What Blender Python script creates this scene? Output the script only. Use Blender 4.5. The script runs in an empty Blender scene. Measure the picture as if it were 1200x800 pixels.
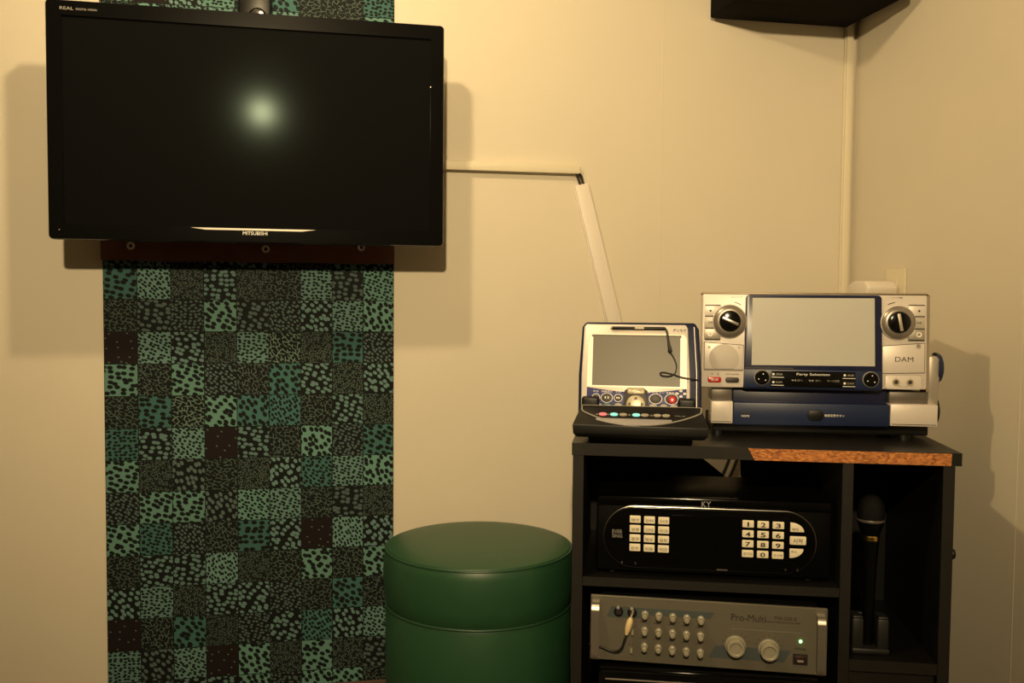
import bpy, bmesh, math, random
from mathutils import Vector, Matrix
random.seed(7)
C = bpy.context.scene.collection
SC = bpy.context.scene
R = math.radians
H = 1.02                      # eye height of the camera above the floor

# ------------------------------------------------------------------ camera
cam_d = bpy.data.cameras.new('camera'); cam = bpy.data.objects.new('camera', cam_d); C.objects.link(cam)
cam_d.sensor_width = 36.0; cam_d.lens = 1100 / 1200 * 36.0; cam_d.clip_start = 0.02
yaw, pitch, roll = R(11.2), R(-2.8), R(0.47)
f_ = Vector((math.sin(yaw)*math.cos(pitch), math.cos(yaw)*math.cos(pitch), math.sin(pitch)))
r_ = Vector((math.cos(yaw), -math.sin(yaw), 0)); u_ = r_.cross(f_)
rr = r_*math.cos(roll) + u_*math.sin(roll); uu = -r_*math.sin(roll) + u_*math.cos(roll)
m = Matrix((rr, uu, -f_)).transposed().to_4x4(); m.translation = (0, 0, H)
cam.matrix_world = m
SC.camera = cam

# ------------------------------------------------------------------ light
LIGHT = (1.0, 0.755, 0.41)
LAMPS = [((-0.09, 1.41, 1.98), 32.0, 0.030), ((-0.22, -0.80, 1.945), 320.0, 0.04)]
SPOT_AIM = (0.42, 2.30, 1.42); SPOT_SIZE = 78.0      # the second lamp is a wall-washing spot
w = bpy.data.worlds.new('world'); SC.world = w; w.use_nodes = True
w.node_tree.nodes['Background'].inputs[0].default_value = (0.03, 0.025, 0.02, 1)
w.node_tree.nodes['Background'].inputs[1].default_value = 0.3
SC.view_settings.view_transform = 'Standard'; SC.view_settings.look = 'None'
SC.view_settings.gamma = 1.0; SC.view_settings.use_curve_mapping = False
SC.view_settings.exposure = 0.0

# ------------------------------------------------------------------ materials
def mat(name, col, rough=0.5, metal=0.0, spec=0.5, noise=0.0, nscale=40, bump=0.0, emit=None, estr=0.0, coat=0.0):
    M = bpy.data.materials.new(name); M.use_nodes = True
    N = M.node_tree.nodes; L = M.node_tree.links; b = N['Principled BSDF']
    b.inputs['Base Color'].default_value = (*col, 1); b.inputs['Roughness'].default_value = rough
    b.inputs['Metallic'].default_value = metal; b.inputs['Specular IOR Level'].default_value = spec
    b.inputs['Coat Weight'].default_value = coat
    if emit:
        b.inputs['Emission Color'].default_value = (*emit, 1); b.inputs['Emission Strength'].default_value = estr
    if noise or bump:
        tc = N.new('ShaderNodeTexCoord'); no = N.new('ShaderNodeTexNoise')
        no.inputs['Scale'].default_value = nscale; no.inputs['Detail'].default_value = 4
        L.new(tc.outputs['Object'], no.inputs['Vector'])
        if noise:
            mx = N.new('ShaderNodeMix'); mx.data_type = 'RGBA'
            mx.inputs[6].default_value = (*[c*(1-noise) for c in col], 1)
            mx.inputs[7].default_value = (*[min(1, c*(1+noise)) for c in col], 1)
            L.new(no.outputs['Fac'], mx.inputs[0]); L.new(mx.outputs[2], b.inputs['Base Color'])
        if bump:
            bp = N.new('ShaderNodeBump'); bp.inputs['Strength'].default_value = bump; bp.inputs['Distance'].default_value = 0.002
            L.new(no.outputs['Fac'], bp.inputs['Height']); L.new(bp.outputs['Normal'], b.inputs['Normal'])
    return M

M_wall = mat('wall_vinyl', (0.60, 0.545, 0.44), 0.62, spec=0.3, noise=0.03, nscale=5, bump=0.05)
M_ceil = mat('ceiling_cream', (0.62, 0.56, 0.46), 0.8)
M_wall2 = mat('wall_brown_vinyl', (0.38, 0.32, 0.24), 0.6)
M_floor = mat('floor_carpet', (0.06, 0.045, 0.035), 0.9, noise=0.3, nscale=150)
M_base = mat('baseboard_brown', (0.06, 0.035, 0.02), 0.5)
M_duct = mat('duct_cream', (0.66, 0.60, 0.46), 0.45)
M_ductw = mat('duct_white', (0.66, 0.60, 0.53), 0.5)
M_black = mat('black_plastic', (0.005, 0.005, 0.005), 0.42, spec=0.35)
M_kblack = mat('deep_black', (0.002, 0.002, 0.002), 0.35, spec=0.2)
M_spk = mat('speaker_black', (0.004, 0.0035, 0.003), 0.8, spec=0.05)
M_kgloss = mat('deep_black_gloss', (0.002, 0.002, 0.002), 0.15, spec=0.3)
M_bezel = mat('bezel_black', (0.003, 0.003, 0.003), 0.16, spec=0.09)
M_blackg = mat('black_gloss', (0.004, 0.004, 0.004), 0.12)
M_tvscreen = mat('tv_panel', (0.005, 0.005, 0.005), 0.115, spec=0.008)
M_tvscreen.node_tree.nodes['Principled BSDF'].inputs['Specular Tint'].default_value = (0.66, 0.95, 0.95, 1)
M_cable = mat('cable_rubber', (0.012, 0.011, 0.010), 0.5)
M_lam = mat('shaded_black_laminate', (0.0035, 0.0030, 0.0026), 0.5, spec=0.3, noise=0.25, nscale=30)  # laminate darkened to carry the shade inside the cabinet
M_edge = mat('lit_edge_banding', (0.0125, 0.0108, 0.0090), 0.5, spec=0.35, noise=0.2, nscale=30)  # lighter copy of the laminate, for front edges that catch the light
M_topl = mat('scuffed_black_top', (0.0085, 0.0078, 0.0070), 0.42, spec=0.4, noise=0.4, nscale=14)
M_wood = mat('dark_red_wood', (0.13, 0.045, 0.023), 0.45, noise=0.35, nscale=25)
M_silver = mat('silver_paint', (0.64, 0.585, 0.54), 0.42, metal=0.15, noise=0.02, nscale=200)
M_silverd = mat('silver_side', (0.40, 0.36, 0.31), 0.4, metal=0.4)
M_champ = mat('champagne_trim', (0.34, 0.28, 0.20), 0.35, metal=0.5)
M_shoulder = mat('shaded_shoulder_grey', (0.13, 0.112, 0.095), 0.42, metal=0.3)  # grey darkened for the shade under the display unit; also the microphone band
M_ring = mat('knob_ring_grey', (0.30, 0.265, 0.23), 0.32, metal=0.6)
M_button = mat('button_satin', (0.46, 0.415, 0.36), 0.42, metal=0.1)
M_silvgrey = mat('speaker_mesh', (0.47, 0.43, 0.39), 0.6, noise=0.12, nscale=600)
M_navy = mat('navy_gloss', (0.008, 0.011, 0.042), 0.3, spec=0.4)
M_navym = mat('navy_satin', (0.010, 0.019, 0.060), 0.4, spec=0.4)
M_denblue = mat('button_panel_blue', (0.030, 0.034, 0.145), 0.4, spec=0.3)
M_chrome = mat('chrome', (0.75, 0.72, 0.68), 0.16, metal=1.0)
M_alu = mat('brushed_aluminium', (0.62, 0.58, 0.52), 0.3, metal=0.9)
M_lcdgrey = mat('lcd_matte', (0.090, 0.080, 0.058), 0.38, spec=0.3)
M_lcdpale = mat('lcd_pale', (0.47, 0.46, 0.42), 0.26, spec=0.6)
M_amp = mat('amp_face', (0.152, 0.140, 0.110), 0.45, metal=0.3, noise=0.05, nscale=300)
M_ampband = mat('amp_band', (0.060, 0.075, 0.080), 0.5)
M_knob = mat('knob_cream', (0.30, 0.28, 0.215), 0.33)
M_grey = mat('grey_print', (0.28, 0.26, 0.23), 0.5)
M_white = mat('white_print', (0.85, 0.82, 0.76), 0.5)
M_dark = mat('dark_print', (0.025, 0.020, 0.016), 0.5)
M_red = mat('red_button', (0.45, 0.015, 0.02), 0.25)
M_redglow = mat('red_glow_button', (0.6, 0.12, 0.12), 0.3, emit=(1, 0.25, 0.25), estr=0.6)
M_cyanglow = mat('cyan_glow_button', (0.2, 0.6, 0.55), 0.3, emit=(0.35, 1, 0.9), estr=0.55)
M_offbtn = mat('grey_button', (0.34, 0.31, 0.26), 0.35)
M_gold = mat('pale_gold', (0.44, 0.38, 0.27), 0.35, metal=0.3)
M_teal = mat('teal_button', (0.03, 0.12, 0.13), 0.35)
M_lilac = mat('lilac_silver', (0.36, 0.34, 0.36), 0.4, metal=0.2)
M_key = mat('lit_key', (0.74, 0.66, 0.48), 0.4, emit=(1.0, 0.80, 0.42), estr=0.07)
M_led = mat('green_led', (0.2, 0.9, 0.2), 0.3, emit=(0.25, 1.0, 0.22), estr=6.0)
M_stool = mat('green_vinyl', (0.016, 0.064, 0.027), 0.42, noise=0.10, nscale=25, bump=0.03)
M_stoolp = mat('green_piping', (0.016, 0.055, 0.026), 0.4)
M_ivory = mat('ivory_plastic', (0.60, 0.54, 0.40), 0.4)
M_mesh = mat('microphone_mesh', (0.0035, 0.0033, 0.003), 0.6, metal=0.1, spec=0.25, bump=0.8, nscale=900)
M_goldring = mat('gold_ring', (0.9, 0.62, 0.22), 0.22, metal=1.0)
M_stand = mat('stand_grey', (0.013, 0.013, 0.012), 0.5)
M_greydoor = mat('dark_green_door', (0.012, 0.020, 0.016), 0.5)
M_shade = mat('paper_shade', (0.75, 0.78, 0.70), 0.7, emit=(0.75, 0.85, 0.72), estr=1.0)

def chip_mat():
    M = mat('orange_chipboard', (0.40, 0.13, 0.03), 0.8)
    N = M.node_tree.nodes; L = M.node_tree.links
    tc = N.new('ShaderNodeTexCoord'); v = N.new('ShaderNodeTexVoronoi'); v.inputs['Scale'].default_value = 330
    mp = N.new('ShaderNodeMapping'); mp.inputs['Scale'].default_value = (0.45, 1, 1)
    cr = N.new('ShaderNodeValToRGB')
    cr.color_ramp.elements[0].color = (0.16, 0.040, 0.008, 1); cr.color_ramp.elements[1].color = (0.66, 0.26, 0.07, 1)
    L.new(tc.outputs['Object'], mp.inputs[0]); L.new(mp.outputs[0], v.inputs['Vector']); L.new(v.outputs['Color'], cr.inputs[0])
    L.new(cr.outputs[0], N['Principled BSDF'].inputs['Base Color'])
    return M
M_chip = chip_mat()

# ------------------------------------------------------------------ helpers
class MB:
    """collects shapes and links them as one mesh object"""
    def __init__(s): s.bm = bmesh.new()
    def _bev(s, verts, bev, seg=2):
        if bev:
            es = {e for v in verts for e in v.link_edges}
            es = [e for e in es if len(e.link_faces) == 2 and e.calc_face_angle(0) > 0.6]
            bmesh.ops.bevel(s.bm, geom=es, offset=bev, segments=seg, affect='EDGES', profile=0.5, clamp_overlap=True)
    def box(s, x0, x1, y0, y1, z0, z1, bev=0.0, seg=2):
        n0 = set(s.bm.verts)
        vs = bmesh.ops.create_cube(s.bm, size=1)['verts']
        for v in vs: v.co = Vector((x0+(v.co.x+.5)*(x1-x0), y0+(v.co.y+.5)*(y1-y0), z0+(v.co.z+.5)*(z1-z0)))
        s._bev(vs, bev, seg); return s
    def prism(s, pts, y0, y1, bev=0.0, seg=2, front_scale=None):
        """polygon in (x,z) extruded along y, facing -y"""
        a = [s.bm.verts.new((p[0], y0, p[1])) for p in pts]; b = [s.bm.verts.new((p[0], y1, p[1])) for p in pts]
        n = len(pts); fs = [s.bm.faces.new(a), s.bm.faces.new(b[::-1])]
        for i in range(n): fs.append(s.bm.faces.new((a[i], b[i], b[(i+1) % n], a[(i+1) % n])))
        bmesh.ops.recalc_face_normals(s.bm, faces=fs)
        s._bev(a+b, bev, seg); return s
    def lathe(s, prof, c=(0, 0, 0), axis='Z', n=48):
        """profile of (radius, height) turned about an axis through c"""
        rings = []
        for r, h in prof:
            ring = []
            for i in range(n if r > 1e-6 else 1):
                a = 2*math.pi*i/n; p = (r*math.cos(a), r*math.sin(a), h)
                if axis == 'Y': p = (p[0], h, p[1])
                if axis == 'X': p = (h, p[0], p[1])
                ring.append(s.bm.verts.new(Vector(c)+Vector(p)))
            rings.append(ring)
        fs = []
        for a, b in zip(rings, rings[1:]):
            for i in range(n):
                q = [a[i % len(a)], a[(i+1) % len(a)], b[(i+1) % len(b)], b[i % len(b)]]
                q = list(dict.fromkeys(q))
                if len(q) > 2: fs.append(s.bm.faces.new(q))
        if len(rings[0]) > 2 and len(rings[-1]) > 2 and abs(prof[0][0]-prof[-1][0]) < 1e-6 and len(prof) > 3:
            a, b = rings[-1], rings[0]      # a ring: close the section instead of capping it
            if prof[0][1] != prof[-1][1]:
                for i in range(n): fs.append(s.bm.faces.new((a[i], a[(i+1) % n], b[(i+1) % n], b[i])))
        else:
            for ring in (rings[0], rings[-1]):
                if len(ring) > 2: fs.append(s.bm.faces.new(ring))
        bmesh.ops.recalc_face_normals(s.bm, faces=fs); return s
    def cyl(s, x, z, r, y0, y1, bev=0.0, n=32):
        """disc facing -y"""
        if bev: p = [(0, y0), (r-bev, y0), (r-bev*.3, y0+bev*.3), (r, y0+bev), (r, y1), (0, y1)]
        else: p = [(0, y0), (r, y0), (r, y1), (0, y1)]
        return s.lathe(p, (x, 0, z), 'Y', n)
    def tube(s, pts, r, n=10, taper=None):
        pts = smooth(pts); k = len(pts); rings = []; up = Vector((0.13, 0.2, 1)).normalized()
        for i, p in enumerate(pts):
            t = (pts[min(i+1, k-1)]-pts[max(i-1, 0)]).normalized()
            a = t.cross(up).normalized(); b = a.cross(t)
            rad = taper(i/(k-1)) if taper else r
            rings.append([s.bm.verts.new(p+a*rad*math.cos(2*math.pi*j/n)+b*rad*math.sin(2*math.pi*j/n)) for j in range(n)])
        fs = []
        for a, b in zip(rings, rings[1:]):
            for j in range(n): fs.append(s.bm.faces.new((a[j], a[(j+1) % n], b[(j+1) % n], b[j])))
        fs += [s.bm.faces.new(rings[0]), s.bm.faces.new(rings[-1])]
        bmesh.ops.recalc_face_normals(s.bm, faces=fs); return s
    def xf(s, M): bmesh.ops.transform(s.bm, matrix=M, verts=s.bm.verts); return s
    def build(s, name, m, parent=None, label=None, smooth_angle=35):
        me = bpy.data.meshes.new(name); s.bm.to_mesh(me); s.bm.free()
        me.materials.append(m)
        for p in me.polygons: p.use_smooth = True
        me.set_sharp_from_angle(angle=R(smooth_angle))
        o = bpy.data.objects.new(name, me); C.objects.link(o)
        if parent: o.parent = parent
        if label: o['label'] = label
        return o

def smooth(pts, n=8):
    pts = [Vector(p) for p in pts]
    if len(pts) < 3: return pts
    P = [2*pts[0]-pts[1]] + pts + [2*pts[-1]-pts[-2]]; out = []
    for i in range(1, len(P)-2):
        for k in range(n):
            t = k/n; a, b, c, d = P[i-1], P[i], P[i+1], P[i+2]
            out.append(0.5*((2*b)+(c-a)*t+(2*a-5*b+4*c-d)*t*t+(3*b-a-3*c+d)*t**3))
    out.append(pts[-1]); return out
def rrect(x0, x1, z0, z1, r, n=6):
    out = []
    for cx, cz, a0 in ((x1-r, z1-r, 0), (x0+r, z1-r, 90), (x0+r, z0+r, 180), (x1-r, z0+r, 270)):
        for i in range(n+1):
            a = R(a0+90*i/n); out.append((cx+r*math.cos(a), cz+r*math.sin(a)))
    return out
def ell(x, z, a, b, n=24): return [(x+a*math.cos(2*math.pi*i/n), z+b*math.sin(2*math.pi*i/n)) for i in range(n)]
def thing(name, label, cat, loc, rz=0.0, group=None, rx=0.0):
    o = bpy.data.objects.new(name, None); o.empty_display_size = 0.05; C.objects.link(o)
    o.location = loc; o.rotation_euler = (rx, 0, rz)
    o['label'] = label; o['category'] = cat
    if group: o['group'] = group
    return o
def tag(o, label, cat, group=None):
    o['label'] = label; o['category'] = cat
    if group: o['group'] = group
    return o
def struct(o): o['kind'] = 'structure'; return o
def lettering(parent, txt, x, z, y, m, width=None, height=0.005, name='lettering', bold=0.0, M=None, ang=0.0):
    """flat writing facing -y, centred on (x, z) of the parent's front"""
    cu = bpy.data.curves.new('text', 'FONT'); cu.body = txt; cu.size = 1; cu.extrude = 0.01; cu.offset = bold
    cu.resolution_u = 3
    t = bpy.data.objects.new('text', cu); C.objects.link(t)
    dg = bpy.context.evaluated_depsgraph_get()
    me = bpy.data.meshes.new_from_object(t.evaluated_get(dg)); me.name = name
    bpy.data.objects.remove(t); bpy.data.curves.remove(cu)
    xs = [v.co.x for v in me.vertices]; ys = [v.co.y for v in me.vertices]
    if not xs: return None
    sx = sz = height/(max(ys)-min(ys))
    if width: sx = width/(max(xs)-min(xs))
    cx, cy = (max(xs)+min(xs))/2, (max(ys)+min(ys))/2
    ca, sa = math.cos(ang), math.sin(ang)
    for v in me.vertices:
        a, b = (v.co.x-cx)*sx, (v.co.y-cy)*sz
        p = Vector((x+a*ca-b*sa, y-v.co.z*0.02, z+a*sa+b*ca))
        v.co = M @ p if M else p
    me.materials.clear(); me.materials.append(m)
    o = bpy.data.objects.new(name, me); C.objects.link(o); o.parent = parent
    return o
mm = 0.001
# ------------------------------------------------------------------ the room
WY, WX = 2.30, 1.378          # back wall plane, right wall plane
LX, BY, CZ = -2.1, -2.3, 2.08
def boards(cuts, lo, hi, build):
    xs = [lo]+cuts+[hi]
    return [build(a, b) for a, b in zip(xs, xs[1:])]
b = MB()
boards([-0.95, 0.8416], LX-.1, WX+.1, lambda a, c: b.box(a, c, WY, WY+.08, -.02, CZ+.1).box(c-.0012, c+.0012, WY-.0007, WY+.01, -.02, CZ, .0004, 1))
b.box(LX, WX, WY+.004, WY+.05, 0, CZ)
struct(b.build('wall_back', M_wall))
b = MB()
boards([-0.4, 0.75, 1.658], BY-.1, WY-.0008, lambda a, c: b.box(WX, WX+.08, a, c, -.02, CZ+.1).box(WX-.0007, WX+.01, min(c-.0012, WY-.004), min(c+.0012, WY-.002), -.02, CZ, .0004, 1))
b.box(WX+.004, WX+.05, BY, WY, 0, CZ)
struct(b.build('wall_right', M_wall))
struct(MB().box(LX-.08, LX, BY-.1, WY, -.02, CZ+.1).build('wall_left', M_wall))
struct(MB().box(LX, WX, BY-.08, BY, -.02, CZ+.1).build('wall_front', M_wall2))
struct(MB().box(LX-.08, WX+.08, BY-.08, WY+.08, -.06, 0).build('floor', M_floor))
struct(MB().box(LX-.08, WX+.08, BY-.08, WY+.08, CZ, CZ+.06).build('ceiling', M_ceil))
struct(MB().box(LX, WX-.001, WY-.008, WY, 0, .07, .002).build('baseboard_back', M_base))
struct(MB().box(WX-.008, WX, BY, WY-.009, 0, .07, .002).build('baseboard_right', M_base))
# door in the wall behind the camera, mirrored in the television
d = struct(MB().prism(rrect(-.98, .12, .01, 2.0, .004), BY, BY+.03, .002).build('door_1', M_greydoor))
struct(MB().lathe([(0, 0), (.012, 0), (.012, .03), (.026, .035), (.028, .05), (.02, .062), (0, .064)], (.03, BY+.03, .98), 'Y', 24).build('door_handle', M_alu, d))

# the two ceiling lamps
for (p, watt, rad), lab in zip(LAMPS, ('small ceiling spot fixture close to the patterned wall', 'small ceiling spot fixture above the middle of the room')):
    t = thing('ceiling_light', lab, 'lamp', (p[0], p[1], CZ), 0, 'ceiling spot fixtures')
    MB().lathe([(0, 0), (.06, 0), (.06, -.008), (.055, -.012), (0, -.012)]).build('ceiling_plate', M_alu, t)
    MB().lathe([(.03, -.012), (.05, -.02), (.055, -.07), (.052, -.07), (.047, -.022), (.03, -.015)]).build('lamp_shade', M_alu, t)
    spot = p[1] < 0
    ld = bpy.data.lights.new('lamp_glow', 'SPOT' if spot else 'POINT'); ld.energy = watt; ld.color = LIGHT; ld.shadow_soft_size = rad
    lo = bpy.data.objects.new('lamp_glow', ld); C.objects.link(lo); lo.location = p
    if spot:
        ld.spot_size = R(SPOT_SIZE); ld.spot_blend = 1.0
        lo.rotation_euler = (Vector(SPOT_AIM)-Vector(p)).to_track_quat('-Z', 'Y').to_euler()

# ------------------------------------------------------------------ patterned wall panel
def panel():
    TW = 0.6635/9; TH = 0.0750; x0 = -0.5025; ztop = H-0.0155; N = 29; zt0 = ztop + 16*TH
    rows = {-8: 'vGddvdvvG', -1: 'LdvLLsvGL',
        0: 'TdfLfvdlD', 1: 'vlsGlsLdG', 2: 'KdLfdWfTs', 3: 'GvGsvTLfL', 4: 'vTWGTevLf', 5: 'eLdKLvGsT',
        6: 'GflvfLedG', 7: 'sGGlDdvlf', 8: 'GesvTLKdL', 9: 'vLLdfvGvG', 10: 'LdfLLsvTv', 11: 'KvTfsLeLd',
        12: 'dldKGfGfl', 13: 'GsLLGsGGv'}
    dark = (.0065, .0080, .0075); blk = (.012, .008, .009)
    lg = (.098, .208, .178); gy = (.098, .178, .172); dim = (.068, .102, .100); line = (.066, .095, .084); tl = (.040, .112, .104); pale = (.105, .165, .135)
    # scale, threshold, mode (0 blobs, 1 lines), ground, figure
    K = {'G': (5.4, .39, 0, lg, dark), 'T': (5.2, .38, 0, tl, dark), 'L': (5.7, .35, 0, dark, gy), 'l': (5.5, .34, 0, dark, dim),
         'd': (8.6, .36, 0, (.100, .192, .178), dark), 'D': (8.4, .36, 0, lg, dark), 'e': (8.2, .38, 0, tl, dark), 's': (8.6, .33, 0, dark, dim),
         'v': (8.0, .105, 1, dark, line), 'W': (7.6, .115, 1, dark, pale), 'f': (12.5, .12, 1, dark, line), 'K': (3.6, .075, 0, blk, pale)}
    me = bpy.data.meshes.new('pattern_sheet'); V = []; F = []; D = []
    rnd = random.Random(5)
    for r in range(N):
        for c in range(9):
            rr_ = r-16+1; s = rows.get(rr_)
            k = s[c] if s else rnd.choice('GGTLLldeDsvvWfK')
            i = len(V); xa = x0+c*TW; za = zt0-r*TH
            V += [(xa, -.003, za-TH), (xa+TW, -.003, za-TH), (xa+TW, -.003, za), (xa, -.003, za)]
            F.append((i, i+1, i+2, i+3)); D.append((k, rnd.random()))
    # sheet edges and back give the panel its thickness
    X1 = x0+9*TW; Z0 = zt0-N*TH; i = len(V)
    V += [(x0, -.003, Z0), (X1, -.003, Z0), (X1, -.003, zt0), (x0, -.003, zt0), (x0, 0, Z0), (X1, 0, Z0), (X1, 0, zt0), (x0, 0, zt0)]
    F += [(i, i+4, i+5, i+1), (i+1, i+5, i+6, i+2), (i+2, i+6, i+7, i+3), (i+3, i+7, i+4, i)]; D += [('K', 0)]*4
    me.from_pydata(V, [], F)
    uv = me.uv_layers.new(name='tile'); a1 = me.color_attributes.new('prm', 'FLOAT_COLOR', 'CORNER')
    a2 = me.color_attributes.new('ground', 'FLOAT_COLOR', 'CORNER'); a3 = me.color_attributes.new('figure', 'FLOAT_COLOR', 'CORNER')
    uv = me.uv_layers['tile']; a1, a2, a3 = (me.color_attributes[q] for q in ('prm', 'ground', 'figure'))
    for p, (k, sd) in zip(me.polygons, D):
        sc, th, mo, bg, fg = K[k]; j = 0.9+0.25*sd
        for n, li in enumerate(p.loop_indices):
            uv.data[li].uv = ((0, 0), (1, 0), (1, 1), (0, 1))[n]
            a1.data[li].color = (sc, th, mo, sd); a2.data[li].color = (*[x*(j if bg is not dark else 1) for x in bg], 1); a3.data[li].color = (*[x*j for x in fg], 1)
    M = bpy.data.materials.new('animal_spot_patchwork'); M.use_nodes = True; N_ = M.node_tree.nodes; L = M.node_tree.links
    bs = N_['Principled BSDF']; bs.inputs['Roughness'].default_value = 0.65; bs.inputs['Specular IOR Level'].default_value = 0.1
    def at(n, t='GEOMETRY'):
        q = N_.new('ShaderNodeAttribute'); q.attribute_name = n; return q
    prm, gr, fi = at('prm'), at('ground'), at('figure')
    uvn = N_.new('ShaderNodeUVMap'); uvn.uv_map = 'tile'
    sep = N_.new('ShaderNodeSeparateColor'); L.new(prm.outputs['Color'], sep.inputs[0])
    def math_(op, a, b_, clamp=False):
        q = N_.new('ShaderNodeMath'); q.operation = op; q.use_clamp = clamp
        for i_, v in enumerate((a, b_)):
            if isinstance(v, (int, float)): q.inputs[i_].default_value = v
            else: L.new(v, q.inputs[i_])
        return q.outputs[0]
    # quarter turns and offsets per tile so that no two patches repeat
    off = math_('MULTIPLY', prm.outputs['Alpha'], 57.0)
    ang = math_('MULTIPLY', prm.outputs['Alpha'], 1.1)
    vr = N_.new('ShaderNodeVectorRotate'); vr.rotation_type = 'Z_AXIS'; L.new(uvn.outputs[0], vr.inputs['Vector']); L.new(ang, vr.inputs['Angle'])
    ad = N_.new('ShaderNodeVectorMath'); ad.operation = 'ADD'; L.new(vr.outputs[0], ad.inputs[0])
    cx = N_.new('ShaderNodeCombineXYZ'); L.new(off, cx.inputs[0]); L.new(off, cx.inputs[1]); L.new(cx.outputs[0], ad.inputs[1])
    st = N_.new('ShaderNodeVectorMath'); st.operation = 'MULTIPLY'; st.inputs[1].default_value = (0.82, 1.18, 1); L.new(ad.outputs[0], st.inputs[0])
    v1 = N_.new('ShaderNodeTexVoronoi'); v1.voronoi_dimensions = '2D'; v1.inputs['Randomness'].default_value = 0.62
    v2 = N_.new('ShaderNodeTexVoronoi'); v2.voronoi_dimensions = '2D'; v2.feature = 'DISTANCE_TO_EDGE'
    nz = N_.new('ShaderNodeTexNoise'); nz.noise_dimensions = '2D'; nz.inputs['Scale'].default_value = 9.0; nz.inputs['Detail'].default_value = 1.0; L.new(st.outputs[0], nz.inputs['Vector'])
    for v in (v1, v2): L.new(st.outputs[0], v.inputs['Vector']); L.new(sep.outputs[0], v.inputs['Scale'])
    mixd = N_.new('ShaderNodeMix'); mixd.data_type = 'FLOAT'
    L.new(sep.outputs[2], mixd.inputs[0]); L.new(v1.outputs['Distance'], mixd.inputs[2]); L.new(math_('ADD', v2.outputs['Distance'], math_('MULTIPLY', math_('MAXIMUM', math_('SUBTRACT', nz.outputs['Fac'], 0.50), 0.0), 0.9)), mixd.inputs[3])
    dd = math_('SUBTRACT', sep.outputs[1], mixd.outputs[0])
    fac = math_('ADD', math_('MULTIPLY', dd, 14.0), 0.5, True)
    su = N_.new('ShaderNodeSeparateXYZ'); L.new(uvn.outputs[0], su.inputs[0])
    e = math_('MINIMUM', math_('MINIMUM', su.outputs[0], math_('SUBTRACT', 1.0, su.outputs[0])), math_('MINIMUM', su.outputs[1], math_('SUBTRACT', 1.0, su.outputs[1])))
    edge = math_('GREATER_THAN', e, 0.012)
    mc = N_.new('ShaderNodeMix'); mc.data_type = 'RGBA'; L.new(fac, mc.inputs[0]); L.new(gr.outputs['Color'], mc.inputs[6]); L.new(fi.outputs['Color'], mc.inputs[7])
    me2 = N_.new('ShaderNodeMix'); me2.data_type = 'RGBA'; L.new(edge, me2.inputs[0]); me2.inputs[6].default_value = (*dark, 1); L.new(mc.outputs[2], me2.inputs[7])
    L.new(me2.outputs[2], bs.inputs['Base Color'])
    me.materials.append(M)
    o = bpy.data.objects.new('wall_covering', me); C.objects.link(o); o.location = (0, WY, 0)
    tag(o, 'tall patchwork wall covering of green and black animal spot squares behind the television', 'wall covering')
panel()

# ------------------------------------------------------------------ wooden batten with three screws
bt = thing('mounting_board', 'dark red-brown wooden batten on the wall below the television', 'board', (-.171, WY-.003, H+.16))
pr_ = [(-.332, -.087)]
for i in range(1, 12): pr_.append((-.332+.664*i/12, -.087+.0012*math.sin(i*1.7)))
pr_ += [(.332, -.085), (.332, .08), (-.332, .08)]
MB().prism(pr_, -.020, 0, .0015).build('plank', M_wood, bt)
for sx, sz in ((-.266, -.054), (.032, -.056), (.253, -.048)):
    sc = MB().lathe([(.0040, -.0235), (.0078, -.0250), (.0090, -.022), (.0090, -.020), (.0040, -.020)], (sx, 0, sz), 'Y', 24).build('washer', M_silver, bt)
    b = MB().lathe([(0, -.0225), (.0032, -.0225), (.0034, -.0202), (0, -.0202)], (sx, 0, sz), 'Y', 16); b.build('screw', M_dark, bt)

# ------------------------------------------------------------------ television
tv = thing('television', 'black flat-screen television hung high on the patterned wall', 'television', (-.152, 2.098, H+.353), R(1.0))
W2, H2 = .4085, .2425
fr = MB(); o1 = rrect(-W2, W2, -H2, H2, .009); o2 = rrect(-W2+.029, W2-.028, -H2+.030, H2-.030, .001)
a = [fr.bm.verts.new((x, 0, z)) for x, z in o1]; b = [fr.bm.verts.new((x, .0, z)) for x, z in o2]
c = [fr.bm.verts.new((x, .006, z)) for x, z in o2]; e = [fr.bm.verts.new((x, .004, z)) for x, z in [(q[0]*1.004, q[1]*1.006) for q in o1]]
g = [fr.bm.verts.new((x, .035, z)) for x, z in [(q[0]*1.004, q[1]*1.006) for q in o1]]
n = len(o1)
for p, q in ((a, b), (b, c), (e, a), (g, e)):
    for i in range(n): fr.bm.faces.new((p[i], p[(i+1) % n], q[(i+1) % n], q[i]))
fr.bm.faces.new(g)
bmesh.ops.recalc_face_normals(fr.bm, faces=fr.bm.faces)
bez = fr.build('bezel', M_bezel, tv)
MB().box(-W2+.028, W2-.027, .0055, .010, -H2+.029, H2-.029).build('screen', M_tvscreen, tv)
MB().box(-.33, .33, .034, .075, -.20, .19, .02, 3).build('rear_housing', M_black, tv)
MB().prism([(-.13, -H2+.0285), (.13, -H2+.0285), (.10, -H2+.0245), (-.10, -H2+.0245)], -.0012, .001).build('trim_strip', M_silverd, tv)
lettering(tv, 'MITSUBISHI', .002, -H2+.0185, -.0006, M_white, .051, .0074, 'maker_lettering')
lettering(tv, 'REAL', -W2+.040, H2-.016, -.0006, M_grey, .026, .0062, 'series_lettering')
lettering(tv, 'DIGITAL VISION', -W2+.078, H2-.0165, -.0006, M_grey, .040, .0042, 'series_lettering')
MB().cyl(W2-.0285, H2-.135, .0013, -.0008, .004, n=12).build('indicator_lamp', M_white, tv)
MB().cyl(-W2+.02, -H2+.018, .0012, -.0006, .002, n=12).build('indicator_lamp', M_grey, tv)
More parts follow.
